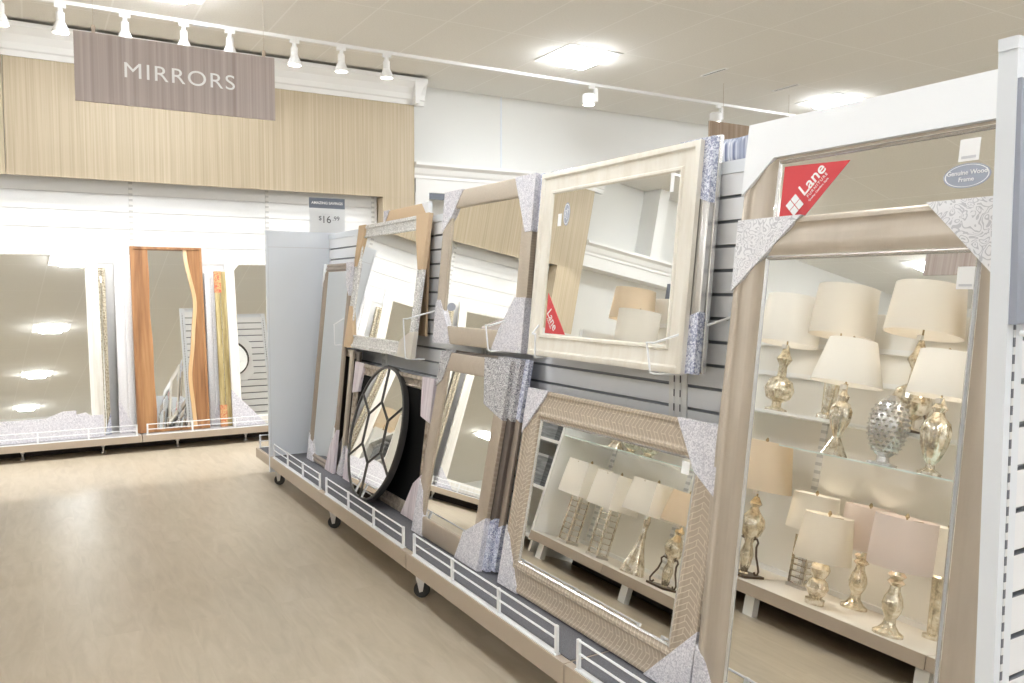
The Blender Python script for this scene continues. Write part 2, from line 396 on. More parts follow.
# slot vents
for lab, x in (('thin ceiling slot vent nearer the wall track', 5.99), ('thin ceiling slot vent nearer the tall cardboard topped mirror', 7.11)):
    y0 = 6.05 if x < 6.5 else 6.12
    v = thing('ceiling_vent', lab, 'vent', (x, y0 + .18, HC))
    MB().frame(.05, .36, [(0, 0), (0, -.008), (.012, -.008), (.012, 0)]).build('vent_frame', 'white', v, local=True).location = (0, -.18, 0)
    MB().box(-.012, .012, -.167, .167, -.003, -.001).build('slot', 'dark', v, local=True)
# track and heads
TY = 7.22
tk = thing('light_track', 'long thin white lighting track running along the ceiling before the wall', 'light track', (3., TY, HC))
MB().box(-3.2, 8.6, TY - .018, TY + .018, HC - .028, HC).build('track_channel', 'white', tk)
for x in (4.9, 1.2): MB().box(x, x + .12, TY - .021, TY + .021, HC - .032, HC - .0).build('connector', 'panel', tk)
heads = [(-.14, 'white track spotlight at the photo\'s top left edge'), (.25, 'white bell track spotlight left of the hanging sign\'s corner'), (.695, 'white bell track spotlight above the hanging sign\'s left end'),
         (1.13, 'white bell track spotlight above the letters M and I'), (1.49, 'white bell track spotlight above the middle letters of the sign'), (2.03, 'first white bell track spotlight right of the hanging sign'),
         (2.45, 'second white bell track spotlight right of the hanging sign'), (2.88, 'white bell track spotlight nearest the wood portal\'s right end'), (-.58, 'white bell track spotlight over the portal\'s left part, seen reflected'), (-1.02, 'white bell track spotlight reflected near the portal\'s left jamb'), (-1.48, 'white bell track spotlight over the portal\'s left jamb, seen reflected')]
proto = None
for x, lab in heads:
    if proto is None:
        proto = thing('track_spotlight', lab, 'light', (x, TY, HC - .028), 'bell track spotlights')
        MB().box(-.04, .04, -.016, .016, -.03, 0).build('adapter', 'white', proto, local=True)
        MB().lathe([(.018, -.03), (.018, -.06), (.03, -.062), (.031, -.13), (.026, -.135)][::-1], n=16).build('lamp_holder', 'white', proto, local=True, smooth=True)
        MB().lathe([(.026, -.125), (.036, -.14), (.047, -.165), (.058, -.195), (.061, -.205), (.061, -.215), (.056, -.215), (.053, -.2), (.03, -.15)], n=24).build('lamp_shade', 'white', proto, local=True, smooth=True)
        MB().lathe([(.052, -.209), (.052, -.206)], n=20).build('lit_face', 'lampglow', proto, local=True)
    else:
        c = copy_tree(proto); c.matrix_world = Matrix.Translation((x, TY, HC - .028)); c['label'] = lab
spot_data = bpy.data.lights.new('beam', 'SPOT'); spot_data.energy = 12.; spot_data.color = (1., .98, .94); spot_data.spot_size = R(53); spot_data.spot_blend = .12; spot_data.shadow_soft_size = .02
for h in [o for o in COL.objects if o.name.startswith('track_spotlight') and o.get('group') == 'bell track spotlights']:
    b = bpy.data.objects.new('beam', spot_data); COL.objects.link(b); b.parent = h; b.location = (0, 0, -.218); b.rotation_euler = (R(11), 0, 0)
for x, y, lab in ((5.2, TY, 'white cylinder track spotlight tilted down on the track, below ceiling panel'), (7.02, TY, 'white cylinder track spotlight hanging before the brown hanging sign')):
    h = thing('track_spotlight', lab, 'light', (x, y, HC - .028), 'cylinder track spotlights')
    MB().box(-.03, .03, -.016, .016, -.03, 0).build('adapter', 'white', h, local=True)
    MB().box(.03, .065, -.02, .02, -.16, -.02).build('arm', 'white', h, local=True)
    MB().lathe([(.065, -.2), (.07, -.19), (.07, -.1), (.05, -.085)], n=20, c=(-.04, 0, 0)).build('lamp_head', 'white', h, local=True, smooth=True)
    MB().lathe([(.058, -.2025), (.058, -.2005)], n=20, c=(-.04, 0, 0)).build('lit_face', 'lampglow', h, local=True)

# hanging department sign
sg = thing('hanging_sign', 'long mauve brown hanging sign reading MIRRORS in white letters', 'sign', (.893, 5.9, 2.6))
MB().box(.273, 1.517, 5.9, 5.92, 2.604, 3.033).build('sign_board', 'signwood', sg)
for x in (.385, 1.446):
    MB().box(x - .010, x + .010, 5.904, 5.916, 3.033, 3.08).tube([(x, 5.91, 3.075), (x, 5.91, HC)], .001, 5).build('hanger', 'taupe', sg)
RX = Matrix.Rotation(R(90), 4, 'X')
lettering('lettering', 'MIRRORS', .140, 'label', sg, Matrix.Translation((.005, -.002, .222)) @ RX @ Matrix.Scale(1.12, 4, (1, 0, 0)), space=1.12)
sg2 = thing('hanging_sign', 'small brown hanging sign far behind above striped pillows', 'sign', (6.9, 6.5, 2.8))
MB().box(6.2, 7.6, 6.5, 6.52, 2.74, 3.19).build('sign_board', 'browneneer', sg2)
for x in (6.4, 7.4): MB().tube([(x, 6.51, 3.19), (x, 6.51, HC)], .002, 5).build('hanger', 'taupe', sg2)
sg3 = thing('hanging_sign', 'brown hanging sign reflected in the tallest mirrors', 'sign', (-3.6, 4.2, 2.8))
MB().box(-3.62, -3.6, 3.6, 4.78, 2.80, 3.14).build('sign_board', 'signwood', sg3)
for y in (3.8, 4.6): MB().tube([(-3.61, y, 3.14), (-3.61, y, HC)], .002, 5).build('hanger', 'taupe', sg3)

# ------------------------------------------------------------------ display gondola
GX, DF, DT, ST = 1.92, 1.458, .205, 1.825
g = thing('display_gondola', 'long white slatted mirror gondola on casters with taupe decks', 'display fixture', (1.92, 3.4, 0))
shade_grooves(MB().sweep_y(slat_profile(GX, .206, ST - .04, .0775, .014, .0105), .827, 5.984).build('slat_panel', 'coolslat', g), 0, GX)
MB().box(GX - .004, GX + .07, .827, 5.984, ST - .039, ST).build('top_rail', 'panel', g)
MB().sweep_y([(4. - x, z) for x, z in slat_profile(4. - 1.99, .206, ST - .04, .0775)], .827, 5.984).build('slat_panel', 'coolslat', g)
for yn, y0, y1 in (('near', .811, .826), ('far', 5.985, 6.0)):
    e = MB().box(DF, 2.42, y0, y1, .085, ST + .005).build('end_panel', 'panel', g)
    sgn = -1 if yn == 'near' else 1; yo = y0 if yn == 'near' else y1
    # posts at both edges of the end display, with slots, and slats between them
    for xa, xb in ((DF, DF + .05), (2.37, 2.42)):
        MB().box(xa, xb, min(yo, yo + sgn * .018), max(yo, yo + sgn * .018), .085, ST + .005).build('upright', 'panel', e)
        MB().box(xa + .019, xa + .025, min(yo + sgn * .018, yo + sgn * .0195), max(yo + sgn * .018, yo + sgn * .0195), .2, ST - .05).build('slot_column', 'slots', e)
    pr = [(a, b) for a, b in slat_profile(0, .16, ST - .03, .0775, .0165, .0105)]
    shade_grooves(MB().sweep_x([(yo + sgn * (.0175 - a), b) for a, b in pr], DF + .051, 2.369).build('slat_panel', 'coolslat', e), 1, yo + sgn * .0175)
    MB().box(DF - .002, 2.422, min(y0, yo + sgn * .019), max(y1, yo + sgn * .019), ST + .005, ST + (.026 if yn == 'near' else .013)).build('end_cap', 'panel', e)
    # small deck outside the end panel
    a, b = (yo + sgn * .02, yo + sgn * .42); a, b = min(a, b), max(a, b)
    d = MB().box(DF + .0, 2.42, a, b, .125, .195).build('end_deck', 'taupe', e)
    MB().box(DF + .02, 2.40, a + .004, b - .03, .195, .198).build('deck_mat', 'mat', d)
    yr = b - .015 if sgn > 0 else a + .015; r = MB().box(DF + .02, 2.40, yr - .01, yr + .01, .195, .2)
    for i in range(4): x = DF + .03 + .30 * i; r.box(x - .006, x + .006, yr - .005, yr + .005, .2, .295)
    for z in (.245, .29): r.tube([(DF + .03, yr, z), (DF + .93, yr, z)], .004, 6)
    r.build('guard_rail', 'wire', d)
MB().box(DF + .012, DF + .0135, 5.9835, 5.9849, .24, ST - .02).box(DF + .0135, GX - .002, 5.9835, 5.9849, ST - .105, ST - .102).build('panel_seam', 'faint', g)
ys = [(.828, 2.155), (2.161, 3.465), (3.471, 4.765), (4.771, 5.983)]
for a, b in ys:
    d = MB().box(DF, 2.42, a, b, .125, DT - .003).build('deck', 'taupe', g)
    MB().box(DF + .03, GX - .001, a + .003, b - .003, DT - .003, DT).build('deck_mat', 'mat', d)
    n = 4
    r = MB().box(DF + .006, DF + .028, a + .06, b - .05, DT - .003, DT + .002)
    for i in range(n):
        y = a + .066 + (b - a - .122) * i / (n - 1); r.box(DF + .012, DF + .022, y - .007, y + .007, DT + .002, DT + .098)
    for z in (.052, .094): r.tube([(DF + .017, a + .066, DT + z), (DF + .017, b - .056, DT + z)], .004, 6)
    r.build('guard_rail', 'wire', d)
for y in (5.93, 4.68, 3.41, 2.14, .95):
    for x in (1.505, 2.36):
        c = MB().box(x - .032, x + .032, y - .032, y + .032, .117, .125); A, T = (-.5, -.87), (.87, -.5)
        for q in (-1, 1):                                   # two cheeks of the swivel fork
            n0 = len(c.v); c.prism([(-.022, .118), (.026, .118), (.012, .034), (-.004, .03)], q * .018 - .002, q * .018 + .002)
            c.v[n0:] = [(x + T[0] * a + A[0] * e, y + T[1] * a + A[1] * e, b) for a, b, e in c.v[n0:]]
        c = c.build('caster_fork', 'steel', g)
        w = MB(); w.lathe([(.010, -.012), (.034, -.012), (.0375, -.007), (.0375, .007), (.034, .012), (.010, .012)], n=24)
        w.v = [(x + T[0] * (p[0] + .006) + A[0] * p[2], y + T[1] * (p[0] + .006) + A[1] * p[2], .038 + p[1]) for p in w.v]
        w.build('wheel', 'black', c, smooth=True)
for y in (2.142, 3.53, 4.88):
    MB().box(GX - .006, GX - .0005, y - .045, y + .045, .22, 1.75).box(GX - .0075, GX - .006, y - .022, y - .016, .25, 1.7).build('bracket_strip', 'white', g)
    MB().box(GX - .0085, GX - .0078, y - .018, y - .013, .25, 1.72).build('slot_column', 'stripslots', g)
    MB().box(GX - .0085, GX - .0078, y + .013, y + .018, .25, 1.72).build('slot_column', 'stripslots', g)
# price sign on the far end panel
ps = thing('price_sign', 'upright price card with grey band reading AMAZING SAVINGS and $16.99', 'sign', (1.906, 5.975, ST + .013))
MB().box(1.771, 2.041, 5.975, 5.979, ST + .013, ST + .19).build('card', 'signpaper', ps)
MB().box(1.771, 2.041, 5.975, 5.979, ST + .19, ST + .266).build('band', 'slate', ps)
MB().box(1.886, 1.926, 5.980, 5.9845, ST + .0135, ST + .05).build('holder', 'steel', ps)
lettering('lettering', 'AMAZING SAVINGS', .027, 'label', ps, Matrix.Translation((0, -.002, .215)) @ RX, bold=.0006)
lettering('lettering', 'STARTING AT', .014, 'faint', ps, Matrix.Translation((.0, -.002, .132)) @ RX)
lettering('lettering', '$', .045, 'ink', ps, Matrix.Translation((-.055, -.002, .103)) @ RX)
lettering('lettering', '16', .075, 'ink', ps, Matrix.Translation((-.008, -.002, .093)) @ RX)
lettering('lettering', '.99', .045, 'ink', ps, Matrix.Translation((.066, -.002, .103)) @ RX)

# ------------------------------------------------------------------ mirrors
def pose_x(x, y, z, lean, yaw=0.):
    """stands facing -X, bottom centre of the front at (x, y, z), top tilted away"""
    t, s = R(lean), R(yaw)
    n0 = Vector((-math.cos(s), math.sin(s), 0)); e = Vector((math.sin(s), math.cos(s), 0)); up = Vector((0, 0, 1))
    u = up * math.cos(t) - n0 * math.sin(t); n = n0 * math.cos(t) + up * math.sin(t)
    m = Matrix((-e, u, n)).transposed().to_4x4(); m.translation = Vector((x, y, z)); return m
def pose_y(x, y, z, lean, yaw=0.):
    """stands facing -Y, top tilted towards +Y"""
    t, s = R(lean), R(yaw)
    n0 = Vector((math.sin(s), -math.cos(s), 0)); e = Vector((math.cos(s), math.sin(s), 0)); up = Vector((0, 0, 1))
    u = up * math.cos(t) - n0 * math.sin(t); n = n0 * math.cos(t) + up * math.sin(t)
    m = Matrix((e, u, n)).transposed().to_4x4(); m.translation = Vector((x, y, z)); return m
PROF = {
    'flat': lambda w, d: [(0, -d), (0, -.004), (.006, 0), (w - .008, 0), (w, -.006), (w, -d)],
    'cove': lambda w, d: [(0, -d), (0, -.006), (.006, -.002), (.016, -.002), (.022, -.007), (w * .32, -.008), (w * .5, -.004), (w * .64, 0), (w * .74, -.001), (w * .86, -.009), (w, -.013), (w, -d)],
    'raised': lambda w, d: [(0, -d), (0, -.004), (.004, 0), (.014, 0), (.018, -.004), (w * .25, -.006), (w * .5, -.004), (w * .72, -.006), (w - .028, -.005), (w - .022, 0), (w - .012, 0), (w - .006, -.006), (w, -.008), (w, -d)],
    'step': lambda w, d: [(0, -d), (0, -.004), (.008, 0), (.02, -.001), (.026, -.009), (w * .45, -.011), (w * .8, -.012), (w * .84, -.006), (w * .93, -.006), (w, -.014), (w, -d)],
}
def corner_poly(W, H, which, pts):
    """pts = (inward along the horizontal edge, inward along the vertical edge), first the corner itself"""
    sx = 1 if 'L' in which else -1; x0 = -W / 2 if 'L' in which else W / 2
    y0, sy = (H, -1) if 'T' in which else (0, 1)
    return [(x0 + sx * a, y0 + sy * b) for a, b in pts]
def mirror(name, label, mx, W, H, fw, depth, fm, prof='flat', corners=(), bead=None, side=None, gd=.012, group=None, glass='glass', cat='mirror'):
    o = thing(name, label, cat, None, group, mx)
    MB().frame(W, H, PROF[prof](fw, depth)).build('frame', fm, o, local=True, smooth=True)
    if bead:
        b = fw; MB().frame(W - 2 * b + .002, H - 2 * b + .002, [(0, -depth * .8), (0, -.009), (.004, -.005), (.009, -.009), (.011, -gd - .001), (.011, -depth * .8)]).build('inner_bead', bead, o, local=True, smooth=True)
        o.children[-1].location = (0, b - .001, 0)
    a = fw - .004
    MB().box(-W / 2 + a, W / 2 - a, a, H - a, -gd - .003, -gd).build('mirror_glass', glass, o, local=True)
    MB().box(-W / 2 + .004, W / 2 - .004, .004, H - .004, -depth, -depth + .002).build('backing', 'backing', o, local=True)
    for which, m, pts in corners:
        c = MB().prism(corner_poly(W + .005, H + .005, which, pts), -depth - .001, .0035)
        c.v = [(x, y - .0025, z) for x, y, z in c.v]
        c.build('corner_protector', m, o, local=True)
    return o
def sticker(o, name, x0, x1, y0, y1, m, gd=.012, lab=None):
    s = MB().box(x0, x1, y0, y1, -gd, -gd + .0008).build(name, m, o, local=True)
    if lab: s['label'] = lab
    return s
tri = lambda a, b: [(0, 0), (a, 0), (0, b)]
chf = lambda a, b, c, d: [(0, 0), (a, 0), (a * c, b * d), (0, b)]
Z0 = DT + .007

# --- tall pair near the camera end
b2 = mirror('wall_mirror', 'tallest champagne mirror with white cardboard top corners, standing behind another', pose_x(1.66, 1.352, Z0, 7.5), .896, 1.712, .12, .024, 'champagne', 'cove',
            [('TL', 'paperwhite', [(0, 0), (.893, 0), (.893, .112), (.112, .112), (0, .215)]), ('BL', 'floral', tri(.2, .2)), ('BR', 'floral', tri(.2, .2))], 'silverbead')
# red furniture sticker with its window emblem, oval and paper labels
s = MB().prism([(-0.308, 1.574), (-0.089, 1.564), (-0.219, 1.425), (-0.308, 1.425)], -.012, -.0112).build('red_sticker', 'red', b2, local=True)
rot = Matrix.Translation((-0.219, 1.497, -.0105)) @ Matrix.Rotation(R(46), 4, 'Z')
lettering('lettering', 'Lane', .051, 'label', s, rot @ Matrix.Translation((.030, .010, 0)), bold=.0006)
lettering('lettering', 'FURNITURE', .0125, 'label', s, rot @ Matrix.Translation((.030, -.016, 0)), space=1.35)
lettering('lettering', 'Quality. Comfort. Style.', .0085, 'label', s, rot @ Matrix.Translation((.026, -.029, 0)))
for i in range(2):
    for j in range(2):
        q = MB().box(-.075 + i * .023, -.075 + i * .023 + .0205, -.022 + j * .024, -.022 + j * .024 + .0215, 0, .0006)
        q.v = [tuple(rot @ Vector(p)) for p in q.v]; q.build('emblem_pane', 'label', s, local=True)
sticker(b2, 'paper_label', 0.209, 0.257, 1.518, 1.570, 'label', lab='small white paper label')
sticker(b2, 'label_print', 0.216, 0.250, 1.524, 1.530, 'faint', .0111)
ov = MB().lathe([(.056, 0), (.056, .0007)], (0, 0, 0), 32); ov.v = [(0.233 + x, 1.484 + y * .52, z - .012) for x, y, z in ov.v]
ov = ov.build('oval_sticker', 'ovalgrey', b2, local=True)
ring = MB().lathe([(.0525, .0008), (.050, .0008), (.050, .0011), (.0525, .0011)], n=32, loop=True); ring.v = [(0.233 + x, 1.484 + y * .5, z - .012) for x, y, z in ring.v]
ring.build('rim_print', 'label', ov, local=True)
lettering('lettering', 'Genuine Wood', .0152, 'label', ov, Matrix.Translation((0.233, 1.491, -.0105)), bold=.0002)
lettering('lettering', 'Frame', .0145, 'label', ov, Matrix.Translation((0.233, 1.475, -.0105)), bold=.0002)

b1 = mirror('wall_mirror', 'tall champagne mirror with damask corners, reflecting two shelves of lamps', pose_x(1.62, 1.33, Z0, 6.5), .815, 1.414, .106, .020, 'champagne', 'cove',
            [('TL', 'swirl', tri(.225, .205)), ('TR', 'swirl', tri(.24, .24)), ('BL', 'floral', tri(.155, .18)), ('BR', 'floral', tri(.155, .18))], 'silverbead')
sticker(b1, 'paper_label', .253, .295, 1.218, 1.268, 'label', lab='small white paper label'); sticker(b1, 'label_print', .259, .289, 1.224, 1.229, 'faint', .0111)

# --- large woven square mirror
l3 = mirror('wall_mirror', 'wide woven gilt mirror with grey corners on the deck, reflecting square shades', pose_x(1.628, 2.331, Z0, 10.6), 1.135, .811, .113, .03, 'herring', 'raised',
            [('TL', 'floral', tri(.155, .19)), ('TR', 'floral', [(0, 0), (.225, 0), (.115, .155), (.0, .225)]), ('BL', 'floral', tri(.155, .24)), ('BR', 'floral', tri(.2, .205))], 'silverbead')
sticker(l3, 'paper_label', .385, .42, .64, .68, 'label', lab='small white paper label')

# --- tall chevron mirror and the ones stacked behind it
cc = [('TL', 'lace', chf(.11, .18, .55, .8)), ('TR', 'lace', chf(.245, .26, .75, .8)), ('BL', 'floral', chf(.125, .26, .45, .8)), ('BR', 'floral', chf(.22, .23, .8, .55))]
mirror('wall_mirror', 'upright chevron mirror with lace print corners between round mirror and woven mirror', pose_x(1.614, 3.408, Z0, 10.9), .70, .911, .09, .022, 'chevron', 'flat', cc)
mirror('wall_mirror', 'dark edged mirror stacked first behind the upright chevron mirror', pose_x(1.640, 3.39, Z0 + .004, 10.9), .735, .915, .09, .02, 'darkbrown', 'flat', [('TL', 'lace', chf(.11, .19, .55, .8)), ('TR', 'lace', chf(.2, .27, .8, .8)), ('BL', 'bluefloral', tri(.1, .2)), ('BR', 'bluefloral', chf(.2, .23, .8, .6))])
mirror('wall_mirror', 'grey brown edged mirror stacked last behind the upright chevron mirror', pose_x(1.664, 3.365, Z0 + .008, 10.9), .75, .91, .09, .018, 'greybrown', 'flat', [('TR', 'bluefloral', chf(.2, .27, .8, .8)), ('BR', 'bluefloral', chf(.2, .2, .8, .6))])

# --- round mirror with hexagon lattice
rm = thing('round_mirror', 'round dark framed mirror with hexagon lattice leaning on the deck', 'mirror', None, mx=pose_x(1.578, 4.452, DT + .010, 14.5, 1.))
RR = .393
def ring_mesh(ro, ri, z0, z1, n=72):
    m = MB().lathe([(ri, z0), (ro, z0), (ro, z1 - .003), (ro - .004, z1), (ri + .003, z1), (ri, z1 - .003)], (0, RR, 0), n, loop=True); return m
ring_mesh(RR, RR - .017, -.035, .0).build('rim', 'iron', rm, local=True, smooth=True)
MB().lathe([(RR - .012, -.010), (RR - .012, -.007)], (0, RR, 0), 72).build('mirror_glass', 'glass', rm, local=True)
MB().lathe([(RR - .003, -.034), (RR - .003, -.032)], (0, RR, 0), 72).build('backing', 'dark', rm, local=True)
hx = [(.455 * RR * math.sin(R(60 * k)), RR + .455 * RR * math.cos(R(60 * k))) for k in range(6)]
sp = [(.965 * RR * math.sin(R(60 * k)), RR + .965 * RR * math.cos(R(60 * k))) for k in range(6)]
for a, b in [(hx[k], hx[(k + 1) % 6]) for k in range(6)] + list(zip(hx, sp)):
    MB().tube([(a[0], a[1], -.005), (b[0], b[1], -.005)], .0058, 8).build('lattice_bar', 'iron', rm, local=True, smooth=True)

# --- mirrors behind the round one
mirror('wall_mirror', 'low bronze leaf frame with black centre and pink ribbed corners behind the round mirror', pose_x(1.685, 4.43, Z0, 7.2), 1.19, .748, .07, .022, 'bronze', 'step',
       [('TL', 'pink', chf(.16, .2, .7, .9)), ('TR', 'pink', chf(.15, .23, .8, .9)), ('BR', 'pink', chf(.24, .27, .5, .7)), ('BL', 'pink', chf(.17, .2, .6, .8))], glass='blackglass')
t0 = [('TL', 'paperwhite', tri(.07, .16)), ('TR', 'floral', chf(.1, .22, .6, .7)), ('BL', 'floral', tri(.15, .2)), ('BR', 'pink', chf(.17, .29, .6, .6))]
mirror('wall_mirror', 'tall slim champagne mirror nearest the white end panel', pose_x(1.668, 5.475, Z0, 6.0), .58, 1.39, .055, .018, 'greybrown', 'cove', t0)
mirror('wall_mirror', 'brown framed mirror stacked first behind the slim champagne mirror', pose_x(1.694, 5.40, Z0, 6.0), .62, .82, .05, .018, 'champagne', 'flat', [('BR', 'floral', tri(.1, .2))])
mirror('wall_mirror', 'dark framed mirror stacked last behind the slim champagne mirror', pose_x(1.719, 5.33, Z0, 5.6), .64, .81, .05, .018, 'darkbrown', 'flat', [('BR', 'pink', tri(.1, .2))])

# --- upper row
cr = mirror('wall_mirror', 'large cream wood mirror held by wire arms on the upper row', pose_x(1.782, 2.459, 1.148, 5.6), .944, .755, .093, .022, 'cream', 'step', (), None)
s = MB().prism([(-.36, .26), (-.36, .095), (-.215, .095)], -.012, -.0112).build('red_sticker', 'red', cr, local=True)
rot = Matrix.Translation((-.318, .155, -.0105)) @ Matrix.Rotation(R(-70), 4, 'Z')
lettering('lettering', 'Lane', .05, 'label', s, Matrix.Translation((-.315, .150, -.0105)) @ Matrix.Rotation(R(-52), 4, 'Z'), bold=.0004)
lettering('lettering', 'FURNITURE', .01, 'label', s, Matrix.Translation((-.335, .135, -.0105)) @ Matrix.Rotation(R(-52), 4, 'Z'))
ov = MB().lathe([(.04, 0), (.04, .0007)], (0, 0, 0), 32); ov.v = [(-.275 + x * .55, .575 + y * 1.15, z - .012) for x, y, z in ov.v]
ov = ov.build('oval_sticker', 'ovalgrey', cr, local=True)
ring = MB().lathe([(.036, .0008), (.033, .0008), (.033, .0011), (.036, .0011)], n=32, loop=True); ring.v = [(-.275 + x * .55, .575 + y * 1.15, z - .012) for x, y, z in ring.v]
ring.build('rim_print', 'label', ov, local=True)
lettering('lettering', 'Genuine', .013, 'label', ov, Matrix.Translation((-.269, .575, -.0105)) @ Matrix.Rotation(R(-90), 4, 'Z'))
lettering('lettering', 'Frame', .013, 'label', ov, Matrix.Translation((-.282, .575, -.0105)) @ Matrix.Rotation(R(-90), 4, 'Z'))
sticker(cr, 'paper_label', -.335, -.31, .53, .58, 'label', lab='small white paper label')
sticker(cr, 'paper_tab', .335, .352, .60, .665, 'label')
mirror('wall_mirror', 'silver edged mirror with blue printed corners stacked just behind the cream mirror', pose_x(1.808, 2.42, 1.152, 5.6), .94, .755, .08, .022, 'silverbead', 'flat',
       [('TR', 'bluefloral', chf(.16, .21, .8, .8)), ('BR', 'bluefloral', chf(.16, .2, .8, .8)), ('TL', 'bluefloral', tri(.16, .2)), ('BL', 'bluefloral', tri(.16, .2))])
mirror('wall_mirror', 'pale silver edged mirror hindmost of the stack behind the cream mirror', pose_x(1.835, 2.415, 1.15, 5.0), .94, .765, .08, .018, 'silverbead', 'flat', [])
bg = mirror('wall_mirror', 'beige ribbed mirror with printed corners, middle of the upper row', pose_x(1.796, 3.44, 1.148, 5.6, -1.), .86, .77, .088, .028, 'weave', 'flat',
       [('TL', 'floral', chf(.25, .19, .3, .6)[:1] + [(.2, 0), (.1, .13), (0, .21)]), ('TR', 'floral', [(0, 0), (.17, 0), (.05, .25), (0, .25)]), ('BL', 'floral', [(0, 0), (.19, 0), (.14, .1), (.05, .22), (0, .22)]), ('BR', 'floral', [(0, 0), (.26, 0), (.2, .1), (.09, .24), (0, .24)])])
ov = MB().lathe([(.03, 0), (.03, .0007)], (0, 0, 0), 28); ov.v = [(-.28 + x * 1.5, .185 + y * .7, z - .012) for x, y, z in ov.v]
ov.build('oval_sticker', 'ovalgrey', bg, local=True)
sticker(bg, 'paper_label', .335, .352, .60, .64, 'label')
mirror('wall_mirror', 'brown edged mirror stacked behind the beige ribbed mirror', pose_x(1.832, 3.425, 1.15, 5.2, -1.), .87, .765, .08, .022, 'greybrown', 'flat', [('TR', 'bluefloral', chf(.15, .25, .8, .9)), ('BR', 'bluefloral', chf(.15, .2, .8, .9))])
ms = mirror('wall_mirror', 'mosaic glass mirror with brown cardboard corners, left of the upper row', pose_x(1.758, 4.64, 1.045, 8.2), 1.10, .795, .085, .022, 'mosaic', 'step',
       [('TL', 'card', [(0, 0), (.12, 0), (.10, .1), (.03, .27), (0, .27)]), ('TR', 'card', [(0, 0), (.17, 0), (.14, .12), (.06, .31), (0, .31)]), ('BL', 'card', [(0, 0), (.12, 0), (.13, .08), (.04, .27), (0, .27)]), ('BR', 'linen', [(0, 0), (.2, 0), (.19, .09), (.07, .14), (0, .15)])])
mirror('wall_mirror', 'mirror with plain brown cardboard top standing behind the mosaic mirror', pose_x(1.868, 4.49, 1.16, 2.6), .67, .74, .08, .016, 'card', 'flat', [('TL', 'floral', tri(.09, .1)), ('TR', 'paperwhite', tri(.1, .1))])

# wire arms that carry the upper row
def wire_arm(lab, yw, zw, yf, zf, xf, low, side):
    o = thing('wire_arm', lab, 'display hook', (GX, yw, zw), 'wire display arms')
    MB().tube([(GX - .004, yw, zw), (xf + .005, yf - side * .03, zf), (xf, yf, zf), (xf + .005, yf - side * .012, low + .005), (xf + .012, yf - side * .02, low), (xf + .10, yf - side * .06, low - .002)], .0042, 8).build('wire', 'wire', o)
    MB().box(GX - .007, GX - .001, yw - .022, yw + .022, zw - .09, zw + .012).build('plate', 'panel', o)
wire_arm('white wire arm at the cream mirror\'s lower right corner', 1.885, 1.335, 2.105, 1.245, 1.745, 1.142, 1)
wire_arm('white wire arm at the cream mirror\'s lower left corner', 2.955, 1.33, 2.80, 1.24, 1.745, 1.142, -1)
wire_arm('white wire arm at the beige ribbed mirror\'s lower right corner', 3.06, 1.325, 3.24, 1.258, 1.757, 1.142, 1)
wire_arm('white wire arm at the mosaic mirror\'s lower right corner', 3.95, 1.325, 4.15, 1.258, 1.74, 1.04, 1)
wire_arm('white wire arm at the mosaic mirror\'s lower left corner', 5.27, 1.30, 5.26, 1.184, 1.715, 1.05, -1)

# striped pillows on the gondola's other side
for x, y, lab in ((2.10, 2.19, 'blue and white striped pillow behind the gondola top, left one'), (2.10, 2.06, 'blue and white striped pillow behind the gondola top, right one')):
    p = MB(); N = 14
    for i in range(N + 1):
        for j in range(N + 1):
            a, b = 2 * i / N - 1, 2 * j / N - 1
            t = .04 * (max(0, 1 - a ** 4) * max(0, 1 - b ** 4)) ** .5
            e = 1 - .08 * (1 - a * a) * 0 
            p.v += [(t + .002, a * .062 * (1 - .07 * (1 - b * b)), .055 + b * .055 * (1 - .07 * (1 - a * a))), (-t - .002, a * .062 * (1 - .07 * (1 - b * b)), .055 + b * .055 * (1 - .07 * (1 - a * a)))]
    ix = lambda i, j, k: 2 * (i * (N + 1) + j) + k
    for i in range(N):
        for j in range(N):
            for k in (0, 1): p.f.append((ix(i, j, k), ix(i + 1, j, k), ix(i + 1, j + 1, k), ix(i, j + 1, k)))
    rim = [(i, 0) for i in range(N)] + [(N, j) for j in range(N)] + [(N - i, N) for i in range(N)] + [(0, N - j) for j in range(N)]
    for (a, b), (c, d) in zip(rim, rim[1:] + rim[:1]): p.f.append((ix(a, b, 0), ix(c, d, 0), ix(c, d, 1), ix(a, b, 1)))
    o = p.build('striped_pillow', 'pillow', smooth=True); o.location = (x, y, ST + .006); tag(o, lab, 'pillow', 'striped pillows')
tp = thing('top_board', 'white top shelf behind the slatted gondola panel under the striped pillows', 'shelf', (2.14, 2.2, ST))
MB().box(1.995, 2.3, .83, 5.87, ST - .02, ST).build('board', 'panel', tp)

# end display near the camera: grey mirror on a wire hook
gm = mirror('wall_mirror', 'grey framed mirror hung on the near end panel, cut by the right edge', pose_y(1.79, .775, 1.36, 1.), .66, .42, .07, .02, 'ovalgrey', 'flat')
ho = thing('wire_arm', 'white wire hook on the near end panel under the grey mirror', 'display hook', (1.5, .79, 1.34), 'wire display arms')
MB().tube([(1.485, .785, 1.345), (1.485, .745, 1.335), (1.51, .735, 1.31), (1.9, .735, 1.31)], .005, 8).build('wire', 'wire', ho)

